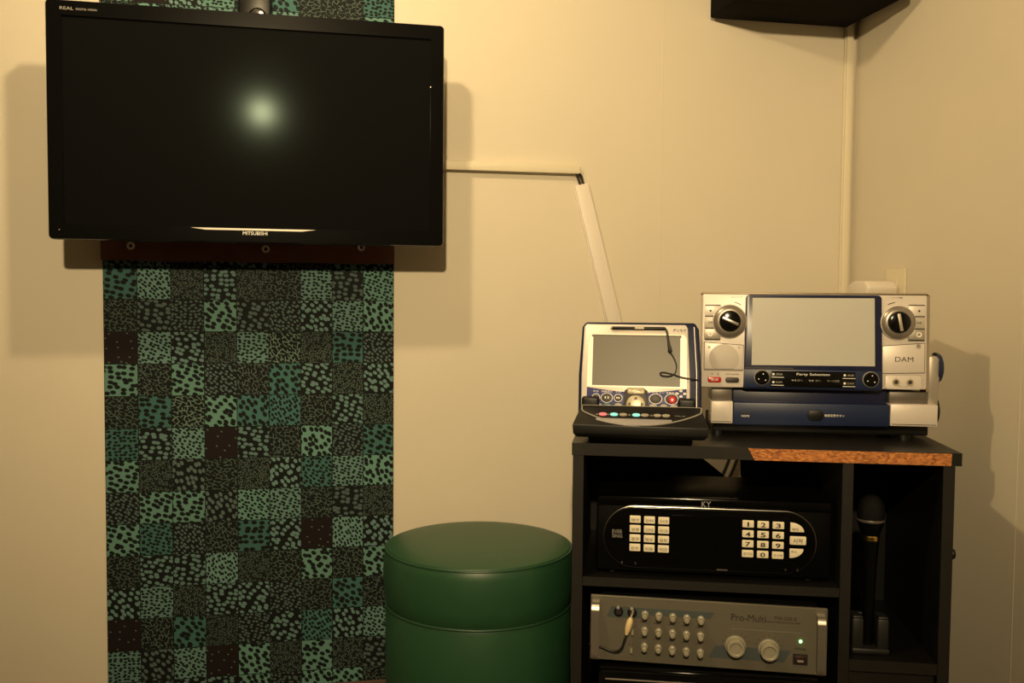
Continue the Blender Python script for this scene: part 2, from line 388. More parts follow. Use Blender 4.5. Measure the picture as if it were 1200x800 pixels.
# mount between wall and set
tm = thing('television_mount', 'black wall mount arm showing above the top edge of the television', 'wall mount', (-.16, WY-.003, H+.353))
MB().box(-.12, .12, -.014, 0, -.10, .29, .003).build('wall_plate', M_black, tm)
MB().box(-.035, .035, -.115, -.012, -.05, .05, .006).build('arm', M_black, tm)
MB().box(-.036, .038, -.055, -.013, .215, .35, .006).build('upper_bracket', M_kblack, tm)
MB().lathe([(0, -.075), (.016, -.073), (.021, -.066), (.021, -.05), (0, -.05)], (.008, 0, .272), 'Y', 28).build('clamp_knob', M_blackg, tm)

# ------------------------------------------------------------------ cable ducts
def duct(name, pts, width, depth, m, label, lip=.003):
    """flat surface duct on the back wall, between two points"""
    (xa, za), (xb, zb) = pts; L_ = math.hypot(xb-xa, zb-za); an = math.atan2(zb-za, xb-xa)
    t = thing(name, label, 'cable duct', (xa, WY, za), 0, 'cable ducts on the wall'); t.rotation_euler = (0, -an, 0)
    MB().box(0, L_, -depth*.45, 0, -width/2, width/2, .0008).build('base', m, t)
    MB().box(0.0, L_-.001, -depth, -depth*.4, -width/2+.002, width/2-.002, lip).build('cover', m, t)
    return t
t = duct('cable_duct', ((-.05, H+.3145), (.622, H+.3155)), .027, .022, M_duct, 'level cream cable duct on the wall running right from behind the television')
t = duct('cable_duct', ((.627, H+.280), (.765, H-.24)), .040, .013, M_ductw, 'slanting pale cable duct on the wall behind the small tablet', .002)
for dx, lab in ((0, 'black cable bending out of the level duct, the left one of the close pair'), (.009, 'black cable bending out of the level duct, the right one of the close pair')):
    t = MB().tube([(.596+dx, WY-.010, H+.316), (.606+dx, WY-.012, H+.312), (.617+dx, WY-.011, H+.300), (.622+dx, WY-.010, H+.286), (.629+dx, WY-.009, H+.266)], .0033)
    tag(t.build('cable', M_cable), lab, 'cable', 'cables leaving the level duct')
cd = thing('cable_duct', 'upright cream cable duct in the room corner under the speaker', 'cable duct', (1.354, WY, 0), 0, 'cable ducts on the wall')
MB().box(-.011, .011, -.008, 0, .6, H+.78, .0008).build('base', M_duct, cd)
MB().box(-.0095, .0095, -.016, -.007, .6, H+.779, .003).build('cover', M_duct, cd)

# ------------------------------------------------------------------ corner speaker
sp = thing('wall_speaker', 'black speaker box high in the corner of the room', 'speaker', (.96, WY-.012, H+.709))
MB().box(0, .383, -.29, 0, 0, .27, .006, 2).build('cabinet', M_spk, sp)
MB().box(.012, .371, -.302, -.288, .012, .258, .004).build('grille', M_mesh, sp)
MB().prism(rrect(.03, .353, -.27, -.17, .01), -.002, .003).xf(Matrix(((1, 0, 0, 0), (0, 0, 1, 0), (0, -1, 0, 0), (0, 0, 0, 1)))).build('bottom_plate', M_spk, sp)
MB().box(.12, .26, 0, .012, .05, .22, .002).build('wall_bracket', M_black, sp)

# ------------------------------------------------------------------ socket on the right wall
so = thing('wall_socket', 'ivory socket plate on the right wall above the blue and silver console', 'socket', (WX, 2.088, H+.012), R(-90))
MB().prism(rrect(-.041, .041, -.06, .062, .005), -.007, 0, .002).build('plate', M_ivory, so)
MB().prism(rrect(-.013, .013, -.032, .036, .003), -.010, -.005, .001).build('socket_insert', M_ivory, so)
MB().box(-.010, -.001, -.0105, -.009, .012, .018).box(-.010, -.001, -.0105, -.009, .024, .0275).build('socket_slot', M_dark, so)
pg = thing('plug_adapter', 'white plug block with cable peeking over the console under the socket', 'plug', (WX-.0095, 2.105, H+.027), R(-90))
MB().prism([(-.052, -.03), (.035, -.03), (.045, .0), (.030, .016), (-.025, .016), (-.052, .004)], -.085, -.003, .006, 3).build('body', M_ductw, pg)
MB().tube([(-.03, -.055, -.028), (-.02, -.06, -.06), (0, -.05, -.12), (.01, -.03, -.3)], .004).build('cord', M_ductw, pg)
# ------------------------------------------------------------------ green stool
st = thing('round_stool', 'round green vinyl drum stool beside the black cabinet', 'stool', (.331, 2.03, 0))
MB().lathe([(0, .03), (.200, .03), (.203, .036), (.205, .20), (.205, .337), (.202, .346), (.19, .348), (0, .348)], n=96).build('drum', M_stool, st)
MB().lathe([(.185, .342), (.2000, .3455), (.2045, .353), (.2085, .380), (.2100, .415), (.2085, .448), (.2055, .4645), (.2010, .4715), (.19, .4745), (.16, .4795), (.11, .484), (.05, .4862), (0, .487)], n=96).build('cushion', M_stool, st)
for nm, rr0, zz in (('piping', .2045, .4672), ('lower_piping', .2038, .3475)):
    MB().lathe([(rr0+.0026*math.cos(2*math.pi*i/10), zz+.0026*math.sin(2*math.pi*i/10)) for i in range(11)], n=96).build(nm, M_stoolp, st)
for i in range(4):
    a = R(45+90*i); MB().lathe([(0, 0), (.018, 0), (.02, .01), (.02, .032), (0, .032)], (.15*math.cos(a), .15*math.sin(a), 0), n=20).build('foot', M_black, st)

# ------------------------------------------------------------------ equipment cabinet, set across the corner
CY = R(-18.4); CO = Vector((.482, 1.800, 0)); EX = Vector((math.cos(CY), math.sin(CY), 0)); EY = Vector((-math.sin(CY), math.cos(CY), 0))
ZT = H-.292
def cl(lx, ly, z): return CO+EX*lx+EY*ly+Vector((0, 0, z))
DEP = .40
cb = thing('equipment_cabinet', 'low black open-front cabinet with chipped orange edge holding the karaoke machines', 'cabinet', CO, CY)
MB().prism([(-.002, 0), (.738, 0), (.738, DEP), (-.002, DEP)], -ZT, -ZT+.0245).xf(Matrix(((1, 0, 0, 0), (0, 0, 1, 0), (0, -1, 0, 0), (0, 0, 0, 1)))).build('top', M_topl, cb)
MB().prism([(0, ZT-.0240), (.353, ZT-.0240), (.341, ZT-.0005), (0, ZT-.0005)], -.0012, .001).build('edge_tape', M_edge, cb)
MB().prism([(.354, ZT-.0243), (.7185, ZT-.0243), (.7195, ZT-.0012), (.3415, ZT-.0012)], -.0006, .001).build('exposed_edge', M_chip, cb, 'exposed orange chipboard along the front edge')
ZB = ZT-.0245
s1 = MB().box(0, .022, .002, DEP-.011, 0, ZB, .0008, 1).build('side_panel', M_lam, cb)
MB().box(.0005, .0215, .0008, .003, 0, ZB-.0003).build('lit_edge_band', M_edge, s1)  # thin front strip added to carry the lit laminate tone
s2 = MB().box(.705, .727, .002, DEP-.011, 0, ZB, .0008, 1).build('side_panel', M_lam, cb)
MB().box(.7055, .7265, .0008, .003, 0, ZB-.0003).build('lit_edge_band', M_edge, s2)
MB().lathe([(0, 0), (.010, 0), (.011, .003), (.009, .0075), (0, .009)], (.727, .016, ZT-.197), 'X', 20).xf(Matrix.Translation((0, 0, 0))).build('side_knob', M_black, s2)
s3 = MB().box(.520, .541, .002, DEP-.011, .07, ZB, .0008, 1).build('divider', M_lam, cb)
MB().box(.5205, .5405, .0008, .003, .07, ZB-.0003).build('lit_edge_band', M_edge, s3)
Z1 = ZT-.270
s4 = MB().box(.022, .520, .002, DEP-.011, Z1-.018, Z1, .0008, 1).build('shelf', M_lam, cb)
MB().box(.0225, .5195, .0008, .003, Z1-.0175, Z1-.0004).build('lit_edge_band', M_edge, s4)
Z2 = ZT-.410
s5 = MB().box(.541, .705, .004, DEP-.011, Z2-.022, Z2, .0008, 1).build('shelf', M_lam, cb)
MB().box(.5415, .7045, .0025, .005, Z2-.0215, Z2-.0004).build('lit_edge_band', M_edge, s5)
MB().box(.022, .520, .002, DEP-.011, .09, .11, .0008, 1).build('shelf', M_lam, cb)
MB().box(.543, .703, .012, .028, .072, Z2-.024, .001, 1).build('lower_panel', M_edge, cb)
MB().box(.022, .705, .03, .045, 0, .07).build('plinth', M_lam, cb)
MB().prism([(.001, .02), (.726, .02), (.726, ZB-.001), (.3713, ZB-.001), (.3735, ZT-.126), (.3800, ZT-.142), (.3525, ZT-.143), (.203, ZB-.001), (.001, ZB-.001)], DEP-.010, DEP-.003).build('back_panel', M_lam, cb, 'thin black back panel with a notch in its top edge')  # outline drops into a slanted notch from the top edge
# cables hanging behind the cabinet
for dx, sd in ((0, 'left'), (.022, 'right')):
    o = MB().tube([(.05+dx, -.0, .24), (.035+dx, -.005, .16), (-.005+dx, -.004, .07), (-.05+dx, 0, .01), (-.09+dx, -.004, -.10), (-.10+dx, 0, -.25)], .0042).build('hanging_cable', M_cable)
    o.location = (1.0, WY-.02, .45)
    tag(o, 'thin black cable seen through the cabinet back notch, the %s one of two' % sd, 'cable', 'cables hanging behind the cabinet')

# ------------------------------------------------------------------ wide blue and silver karaoke console
DY = CY
dam = thing('karaoke_console', 'wide silver and blue karaoke console with large pale screen on the cabinet top', 'karaoke console', cl(.487, .12, ZT), DY)
du = MB().prism([(-.229, .104), (.222, .108), (.2215, .300), (-.2275, .300)], 0, .045, .0035, 2).build('display_unit', M_silver, dam)
du.rotation_euler = (R(-3), 0, 0); du.location = (0, .004, 0)
MB().prism([(-.229, .299), (.222, .3005), (.2255, .298), (.2255, .108), (.2225, .104), (.2225, .3035), (-.2285, .3035)], .002, .044, .0012).build('trim_frame', M_champ, du)
MB().prism([(-.170, .112), (.2215, .112), (.2215, .298), (-.170, .298)], .040, .200, .006).build('rear_housing', M_champ, du)
MB().prism([(-.2285, .3000), (.222, .3005), (.2225, .3030), (-.2285, .3025)], .0008, .044, .001).build('top_trim', M_champ, du)
bf = rrect(-.1395, .131, .104, .2985, .008)
bf = [(x-(.003 if x < 0 and z < .15 else 0)+(.004 if x > 0 and z < .15 else 0), z) for x, z in bf]
MB().prism([(x*1.008, (z-.2)*1.006+.2) for x, z in bf], -.0012, .004, .0006).build('chrome_outline', M_silver, du)
MB().prism(bf, -.005, .004, .0015).build('screen_surround', M_navy, du)
MB().prism([(-.1265, .1525), (.119, .1540), (.1165, .2925), (-.1265, .2915)], -.0058, -.004).build('screen', M_lcdpale, du)
MB().prism([(-.139, .1455), (-.040, .1455), (-.045, .1475), (-.139, .1475)], -.0064, -.004).build('highlight_strip', M_chrome, du)
MB().prism([(-.143, .106), (.134, .106), (.133, .144), (-.142, .144)], -.0062, -.003, .001).build('control_strip', M_navym, du)
# knob groups left and right
for sgn, kx, kz, bx0, bx1 in ((-1, -.1722, .2424, -.2235, -.19), (1, .1635, .2437, .184, .2165)):
    zs = [.2755, .2525, .2275, .2045] if sgn < 0 else [.2790, .2560, .2310, .2080]
    for i in range(3):
        e = .001
        inner = bx1 if sgn < 0 else bx0; outer = bx0 if sgn < 0 else bx1
        dt = (.008 if i == 0 else 0); db = (.008 if i == 2 else 0)
        pts = [(outer, zs[i+1]+e), (inner+sgn*(db*0), zs[i+1]+e), (inner, zs[i]-e), (outer, zs[i]-e)]
        bt_ = MB().prism(pts, -.0035, .002, .001).build('side_button', [M_silver, M_button, M_silverd][i], du)
        xx = outer-sgn*.012
        if i == 0: MB().cyl(xx, (zs[0]+zs[1])/2, .0022, -.0039, -.003, n=12).build('button_mark', M_dark, bt_)
        if i == 1: lettering(bt_, '変更', xx, (zs[1]+zs[2])/2, -.0036, M_dark, .0095, .0045, 'button_lettering')
        if i == 2:
            MB().lathe([(.0032, -.0040), (.0055, -.0040), (.0055, -.003), (.0032, -.003)], (xx, 0, (zs[2]+zs[3])/2), 'Y', 20).build('button_mark', M_white, bt_)
    MB().box(min(bx0, bx1)+.001, max(bx0, bx1)-.0005, -.0015, .002, zs[3]-.0015, zs[0]+.0012).build('button_recess', M_dark, du)
    MB().lathe([(.0345, .001), (.0355, -.002), (.0345, -.0055), (.033, -.006), (.033, .001)], (kx, 0, kz), 'Y', 56).build('knob_collar', M_silver, du)
    MB().lathe([(.0335, -.002), (.0335, -.0075), (.0315, -.0100), (.0245, -.0135), (.0225, -.0135), (.0225, -.004)], (kx, 0, kz), 'Y', 56).build('knob_ring', M_ring, du)
    kb = MB().lathe([(.0225, -.004), (.0228, -.013), (.0205, -.0195), (.018, -.0205), (0, -.0205)], (kx, 0, kz), 'Y', 48).build('knob', M_blackg, du)
    ang = R(-24) if sgn < 0 else R(-80)
    MB().prism([(-.018, -.0032), (.018, -.0032), (.018, .0032), (-.018, .0032)], -.0225, -.019, .001).xf(Matrix.Translation((kx, 0, kz)) @ Matrix.Rotation(-ang, 4, 'Y')).build('knob_pointer', M_silverd if sgn > 0 else M_alu, du)
    arc = [(kx+(.036 if sgn < 0 else -.036)*0+.042*math.cos(R(a_)), kz+.042*math.sin(R(a_))) for a_ in ((55, 62, 69, 76) if sgn < 0 else (97, 104, 111, 118))]
    arc2 = [(kx+.0405*math.cos(R(a_)), kz+.0405*math.sin(R(a_))) for a_ in ((76, 69, 62, 57) if sgn < 0 else (118, 111, 104, 99))]
    MB().prism(arc+arc2, -.0006, .001).build('volume_wedge', M_dark, du)
    lettering(du, 'ミュージック' if sgn < 0 else 'マイク 音量', kx+(.014 if sgn < 0 else -.002), kz+.051, -.0006, M_grey, .022, .0035)
# left front: loudspeaker cover, power buttons
MB().prism([(-.2235, .1415), (-.1425, .1415), (-.1425, .1940), (-.2235, .1990)], -.0006, .001).build('cover_gap', M_dark, du)
MB().prism([(-.2225, .1425), (-.1433, .1425), (-.1433, .1928), (-.2225, .1978)], -.0018, .001, .0006).build('speaker_cover', M_silver, du)
disc = [(x, max(z, .1432)) for x, z in ell(-.1825, .1655, .0305, .0295, 40)]
disc = [p for i, p in enumerate(disc) if p != disc[i-1]]
disc = [p for i, p in enumerate(disc) if p[1] > .1433 or not (disc[i-1][1] <= .1433 and disc[(i+1) % len(disc)][1] <= .1433)]
MB().prism(disc, -.0026, 0, .0005).build('loudspeaker_disc', M_silvgrey, du)
for x in (-.213, -.152): MB().cyl(x, .188, .0026, -.0022, 0, n=14).build('cover_screw', M_silvgrey, du)
MB().box(-.2235, -.1425, -.0006, .001, .1395, .1405).build('cover_gap', M_dark, du)
pb = MB().prism(rrect(-.2150, -.1875, .1150, .1265, .004), -.003, .001, .0012).build('power_button', M_red, du)
lettering(pb, '電源', -.2012, .1207, -.0031, M_white, .016, .005, 'button_lettering')
MB().prism(rrect(-.1790, -.1510, .1150, .1262, .005), -.003, .001, .0012).build('reset_button', M_dark, du)
for x in (-.206, -.194): MB().cyl(x, .1325, .0020, -.0008, .001, n=14).build('status_lamp', M_grey, du)
lettering(du, 'HOME KARAOKE', -.165, .1325, -.0004, M_dark, .027, .0026)
# right front: flap, name, jacks
MB().prism([(.1335, .1390), (.2175, .1415), (.2175, .2030), (.1335, .1962)], -.0006, .001).build('cover_gap', M_dark, du)
MB().prism([(.1345, .1400), (.2165, .1425), (.2165, .2018), (.1345, .1951)], -.0018, .001, .0006).build('flap', M_silver, du)
lettering(du, 'DAM', .1770, .1690, -.0018, M_dark, .0355, .0098, 'maker_lettering')
MB().cyl(.2045, .1962, .0048, -.0028, 0, n=24).build('flap_lock', M_offbtn, du)
lettering(du, 'R', .2045, .1962, -.0028, M_dark, None, .0045, 'lock_mark')
MB().prism(rrect(.1400, .2125, .1085, .1370, .006), -.0005, .001).build('jack_outline', M_grey, du)
MB().prism(rrect(.1408, .2117, .1078, .1362, .0055), -.0012, .001, .0004).build('jack_panel', M_silver, du)
for i, x in enumerate((.1617, .1890)):
    j = MB().lathe([(.0040, -.0010), (.0044, -.0036), (.0068, -.0036), (.0075, -.0010)], (x, 0, .1222), 'Y', 28).build('microphone_jack', M_gold, du)
    MB().cyl(x, .1222, .0042, -.0016, 0, n=20).build('jack_hole', M_dark, j)
    lettering(du, '12'[i], x, .1322, -.0012, M_grey, None, .003)
lettering(du, 'MIC IN', .1755, .1130, -.0012, M_grey, .018, .003)
# control strip
MB().prism(rrect(-.0885, .081, .1080, .1412, .002), -.0068, -.005, .0006).build('display_window', M_blackg, du)
lettering(du, 'Party Selection', -.003, .1345, -.0069, M_white, .066, .0062, 'model_lettering')
for i, t_ in enumerate(('◀◀ 前へ', '▶▶ 次へ', 'モード変更')): lettering(du, t_, -.035+.036*i, .1225, -.0069, M_grey, .024, .0042)
for sx in (-.0865, .0555):
    for sz in (.1345, .1180):
        MB().box(sx+.002, sx+.006, -.0074, -.006, sz-.002, sz+.002).build('marker', M_white, du)
        MB().box(sx, sx+.025, -.0074, -.006, sz-.0068, sz-.0058).build('marker_line', M_white, du)
        lettering(du, '選曲' if sz > .13 else 'DAM', sx+.0155, sz, -.0069, M_grey, .013, .0042)
for kx in (-.1055, .1105):
    MB().lathe([(.0155, -.005), (.0165, -.0085), (.0150, -.0105), (.0140, -.008), (.0140, -.005)], (kx, 0, .1268), 'Y', 36).build('selector_ring', M_silverd, du)
    sk = MB().lathe([(.0140, -.005), (.0140, -.0125), (.0125, -.0150), (0, -.0150)], (kx, 0, .1268), 'Y', 36).build('selector_knob', M_blackg, du)
    for a_ in (200, 320, 80): MB().cyl(kx+.008*math.cos(R(a_)), .1268+.008*math.sin(R(a_)), .0012, -.0154, -.0145, n=10).build('knob_mark', M_white, sk)
# base unit
MB().box(-.162, .150, .030, .235, .022, .104, .003).build('base_core', M_navy, dam)
bu = MB().prism([(-.1625, .0275), (.1505, .0310), (.1505, .0755), (-.1625, .0745)], .004, .10, .0025).build('base_front', M_navym, dam)
MB().prism(rrect(-.0125, .0195, .0405, .0625, .0108, 8), .0005, .006, .0015).build('angle_button', M_black, bu)
lettering(bu, '角度変更ボタン', .0410, .0515, .0034, M_white, .040, .0052)
lettering(bu, 'HDMI', -.1375, .0465, .0034, M_white, .0155, .0040)
MB().box(-.146, -.129, .0030, .006, .0525, .0555).build('hdmi_slot', M_dark, bu)
for x0, x1, z0, z1 in ((-.2075, -.1630, .0300, .0760), (.1510, .2430, .0330, .0775)):
    e = MB().prism([(x0, z0), (x1, z0), (x1, z1), (x0, z1)], .003, .06, .002).build('base_end', M_silver, dam)
    MB().box(x0+.002, x1-.003, .0020, .006, z0+.0035, z0+.0045).build('seam', M_dark, e)
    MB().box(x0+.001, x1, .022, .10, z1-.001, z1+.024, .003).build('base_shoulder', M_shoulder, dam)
MB().prism([(.2275, .070), (.2480, .070), (.2500, .140), (.2490, .168), (.2440, .1760), (.2275, .1760)], .020, .075, .004).build('tilt_arm', M_silverd, dam)
MB().lathe([(.0320, .2470), (.0318, .2515), (.0285, .2570), (.020, .2605), (0, .2615)], (0, .048, .1500), 'X', 40).build('arm_cap', M_navym, dam)
MB().lathe([(.0320, .2430), (.0335, .2500), (.0320, .2580), (.0260, .2615), (0, .2620)], (0, .075, .0585), 'X', 40).build('end_roller', M_black, dam)
for x in (-.19, .19):
    for y in (.05, .2): MB().lathe([(0, 0), (.014, 0), (.013, .034), (0, .034)], (x, y, 0), n=20).build('foot', M_black, dam)
MB().box(-.20, .235, .035, .19, .010, .033, .003).build('base_underside', M_black, dam)
# ------------------------------------------------------------------ tablet in its charging cradle
RY = R(-20)
cr_o = CO+EX*.135+EY*(-.010)+Vector((0, 0, ZT))
cr = thing('charging_cradle', 'black charging cradle with lit buttons holding the small tablet on the cabinet top', 'cradle', cr_o, RY)
b = MB(); ring = []
prof = [(.012, .0, .100), (.002, .013, .103), (-.024, .017, .124), (-.031, .024, .130), (-.031, .042, .131), (.038, .0735, .119), (.040, .0735, .118), (.046, .050, .122), (.094, .050, .126), (.100, .090, .119), (.135, .090, .112), (.145, .06, .115), (.140, 0, .100)]
for sx in (-1, 1): ring.append([b.bm.verts.new((sx*hw-.003, y, z)) for y, z, hw in prof])
n = len(prof); fs = [b.bm.faces.new(ring[0]), b.bm.faces.new(ring[1][::-1])]
for i in range(n): fs.append(b.bm.faces.new((ring[0][i], ring[1][i], ring[1][(i+1) % n], ring[0][(i+1) % n])))
bmesh.ops.recalc_face_normals(b.bm, faces=fs); b._bev(list(b.bm.verts), .007, 3)
b.build('body', M_black, cr)
for sx in (-.122, .070):
    MB().box(sx, sx+.036, .040, .058, .052, .0895, .006, 3).build('side_grip', M_black, cr)
sl = math.atan2(.0735-.042, .069)          # slope of the button face
SM = Matrix.Translation((-.003, -.031, .0420)) @ Matrix.Rotation(sl-math.pi/2, 4, 'X')   # local x, y = out, z = up the slope
# in slope space the face lies in y = 0 and z runs 0 .. 0.076
def onslope(mb): return mb.xf(SM)
arc = [(-.115+.232*i/24, .052-.050*math.sin(math.pi*i/24)**.8) for i in range(25)]
lip = [Vector((x, -.001, z)) for x, z in [(-.117, .070)]+arc+[(.119, .070)]]
onslope(MB().tube([Vector((-.117, -.001, .0725)), Vector((.118, -.001, .0725))], .0008, 6)).build('edge_line', M_grey, cr)
onslope(MB().tube(lip, .0016, 6)).build('edge_line', M_grey, cr)
cres = [(-.086+.147*i/20, .0185-.0185*math.sin(math.pi*i/20)) for i in range(21)]+[(.061, .0245), (-.086, .0245)]
onslope(MB().prism(cres, -.0016, .002, .0006)).build('palm_crescent', M_lilac, cr)
bx = (-.0735, -.0515, -.0335, -.0080, .0090, .0330, .0500)
for x, m_ in zip(bx, (M_redglow, M_cyanglow, M_offbtn, M_cyanglow, M_offbtn, M_offbtn, M_offbtn)):
    onslope(MB().prism(ell(x, .0400, .0078, .0050, 20), -.0020, .002, .0007)).build('cradle_button', m_, cr)
for x in (-.0845, -.0630, -.0215, .0215): lettering(cr, '曲' if x < 0 else '音', x, .040, -.0004, M_grey, .005, .0055, M=SM)
lettering(cr, 'PTSU 20', .0770, .0400, -.0004, M_grey, .020, .0030, M=SM)

tb_o = CO+EX*.135+EY*.036+Vector((0, 0, ZT+.045))
tb = thing('karaoke_tablet', 'small silver song-select tablet leaning back in the black charging cradle', 'tablet', tb_o, RY, rx=0)
tb.rotation_euler = (R(-15), 0, RY)
fp = [(-.1225, .012), (.0965, .012), (.0955, .090), (.0905, .190), (.0865, .197), (-.1165, .1965), (-.1210, .190), (-.1235, .090)]
MB().prism(fp, 0, .012, .003).build('front_frame', M_silver, tb)
sh = [(-.1285, .008), (.1190, .008), (.1185, .10), (.1130, .190), (.1050, .2035), (-.1180, .2030), (-.1255, .192), (-.1300, .09)]
MB().prism(sh, .007, .034, .005, 3).build('rear_shell', M_navy, tb)
MB().prism([(x*.93+.006, .1+(z-.1)*.95) for x, z in sh], .034, .041, .003).build('battery_hump', M_black, tb)
MB().prism([(.1085, .012), (.1096, .012), (.1091, .10), (.1035, .194), (.1022, .194), (.1080, .10)], .0055, .02).build('side_seam', M_silverd, tb)
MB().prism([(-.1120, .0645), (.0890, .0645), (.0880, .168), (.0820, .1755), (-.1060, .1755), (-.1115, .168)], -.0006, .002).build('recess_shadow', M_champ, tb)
MB().prism([(-.1110, .0655), (.0880, .0655), (.0870, .167), (.0810, .1742), (-.1050, .1742), (-.1105, .167)], -.0012, .002).build('screen_frame', M_silver, tb)
MB().box(-.1040, .0775, -.0016, .001, .1692, .1738).build('screen_lip', M_dark, tb)
MB().box(-.1015, .0755, -.0018, .001, .0682, .1712).build('screen', M_lcdgrey, tb)
# blue button field, dished at the top
top = [(.0885-.200*i/16, .0640-.009*math.sin(math.pi*i/16)) for i in range(17)]
MB().prism(top+[(-.1115, .018), (.0885, .018)], -.0022, .001, .0005).build('button_panel', M_denblue, tb)
MB().prism([(-.0375, .018), (.0140, .018), (.0110, .058), (.0030, .0640), (-.0270, .0640), (-.0350, .058)], -.0030, .001, .0006).build('centre_panel', M_dark, tb)
pq = MB().prism(rrect(-.0295, .0055, .0515, .0630, .004), -.0042, 0, .001).build('name_plate', M_gold, tb)
lettering(pq, 'DAM', -.012, .0572, -.0042, M_dark, .018, .0055)
MB().prism(ell(-.012, .0300, .0190, .0185, 36), -.0045, 0, .0012).build('direction_pad', M_gold, tb)
for x, z, a_ in ((-.012, .0425, 0), (-.025, .0305, 90), (.001, .0305, -90)):
    tri = [(-.0040, -.0025), (.0040, -.0025), (0, .0035)]; ca, sa = math.cos(R(a_)), math.sin(R(a_))
    MB().prism([(x+p*ca-q*sa, z+p*sa+q*ca) for p, q in tri], -.0052, -.003).build('arrow_mark', M_dark, tb)
for x, a_, bb, s_ in ((-.0925, .0075, .0070, '◀◀'), (-.0705, .0110, .0092, '▮▮'), (-.0475, .0075, .0070, '▶▶'), (.0275, .0120, .0095, ''), (.0590, .0125, .0100, '')):
    MB().prism(ell(x, .0425, a_+.0012, bb+.0012), -.0030, 0).build('button_rim', M_lilac, tb)
    q = MB().prism(ell(x, .0425, a_, bb), -.0045, 0, .001).build('round_button', M_dark, tb)
    if s_: lettering(q, s_, x, .0425, -.0045, M_white, .0075, .0042, 'button_mark')
MB().prism(ell(.0605, .0410, .0080, .0082), -.0062, -.003, .0015).build('red_button', M_red, tb, 'red start button')
for x, t_ in ((-.0930, '早戻'), (-.0705, '演奏停止'), (-.0475, '早送'), (.0250, '音声 リモコン'), (.0590, '演奏中止')): lettering(tb, t_, x, .0555, -.0024, M_lilac, .0058*len(t_), .0040)
for dx, dz in ((0, .0055), (0, -.0055), (.0075, 0), (-.0075, 0)): MB().prism(ell(.0775+dx, .0540+dz, .0034, .0026, 12), -.0036, 0).build('cross_key', M_offbtn, tb)
for x, m_ in ((-.0880, M_offbtn), (-.0690, M_teal), (-.0470, M_offbtn), (.0230, M_offbtn), (.0440, M_offbtn), (.0640, M_offbtn)):
    MB().prism(ell(x, .0260, .0082, .0060, 20), -.0040, 0, .001).build('lower_button', m_, tb)
MB().prism(rrect(-.0690, .0470, .1838, .1912, .0036), -.0010, .001).build('stylus_slot', M_champ, tb)
lettering(tb, '株式会社第一興商タッチ', -.014, .1802, -.0004, M_champ, .060, .0028)
lettering(tb, 'デンモク', .0735, .1852, -.0004, M_dark, .026, .0062, 'name_lettering', .02)
# stylus with its cord
sy = thing('stylus', 'black corded stylus lying along the top edge of the small tablet', 'stylus', tb_o, RY); sy.rotation_euler = (R(-15), 0, RY)
MB().lathe([(0, -.0650), (.0026, -.0645), (.0033, -.062), (.0033, .042), (.0026, .0455), (0, .046)], (0, -.0045, .1875), 'X', 20).build('barrel', M_black, sy)
MB().lathe([(.0036, -.0170), (.0037, -.0165), (.0037, .0015), (.0036, .002)], (0, -.0045, .1875), 'X', 20).build('grip_band', M_silverd, sy, 'grey grip band')
MB().lathe([(0, -.0670), (.0018, -.0662), (.0030, -.0645), (.0032, -.0600), (.0030, -.0595)], (0, -.0045, .1875), 'X', 16).build('tip', M_gold, sy)
MB().tube([(.045, -.0045, .1875), (.0485, -.005, .180), (.0515, -.006, .160), (.0545, -.007, .143), (.0560, -.006, .137)], .002, 8, lambda t: .0022+.0022*max(0, min(1, (t-.45)*3)) if t < .9 else .0028).build('cord_relief', M_cable, sy)
MB().tube([(.0555, -.006, .138), (.0620, -.007, .128), (.0670, -.008, .116), (.0680, -.008, .104), (.0640, -.008, .094), (.0530, -.009, .0885), (.0390, -.009, .0900), (.0360, -.008, .0945), (.0430, -.007, .0965), (.0600, -.007, .0930), (.0800, -.008, .0865), (.0980, -.004, .0845), (.1110, .004, .0840), (.116, .020, .083)], .0013, 8).build('cord', M_cable, sy)

# ------------------------------------------------------------------ karaoke machine on the shelf
ky = thing('karaoke_machine', 'black karaoke machine with lit number keys on the upper shelf', 'karaoke machine', cl(.270, .030, Z1), CY)
MB().box(-.222, .240, .004, .26, .006, .158, .006, 2).build('case', M_kblack, ky)
MB().prism([(-.222, .142), (.240, .142), (.236, .160), (-.218, .160)], -.003, .02, .002).build('top_fascia', M_kgloss, ky)
pill = rrect(-.2065, .2075, .0190, .1420, .0612, 14)
MB().prism([(x*1.009, (z-.08)*1.025+.08) for x, z in pill], -.009, .006, .002).build('chrome_rim', mat('smoked_chrome', (.30, .29, .27), .25, metal=1.0), ky)
MB().prism(pill, -.0115, .006, .0025, 3).build('front_panel', M_kgloss, ky)
MB().box(-.072, .060, -.0121, -.010, .036, .128).build('display', M_kgloss, ky)
lettering(ky, 'KY', -.0045, .1500, -.0032, M_lilac, .0185, .0115, 'maker_lettering', .006)
kl = ['예약', '검색어', '가수명', '성별', '간주점', '마디점', '음정', '템포', '음량', '반주', '리듬', 'MODE']
for r in range(4):
    for c in range(3):
        x = -.1445+.0282*c; z = .1168-.0190*r-.0004*c
        k = MB().prism(rrect(x-.0108, x+.0108, z-.0072, z+.0072, .0015, 3), -.0142, -.010, .0008).build('function_key', M_key, ky)
        lettering(k, kl[r*3+c], x, z-.0012, -.0142, M_dark, .0150, .0058, 'key_lettering')
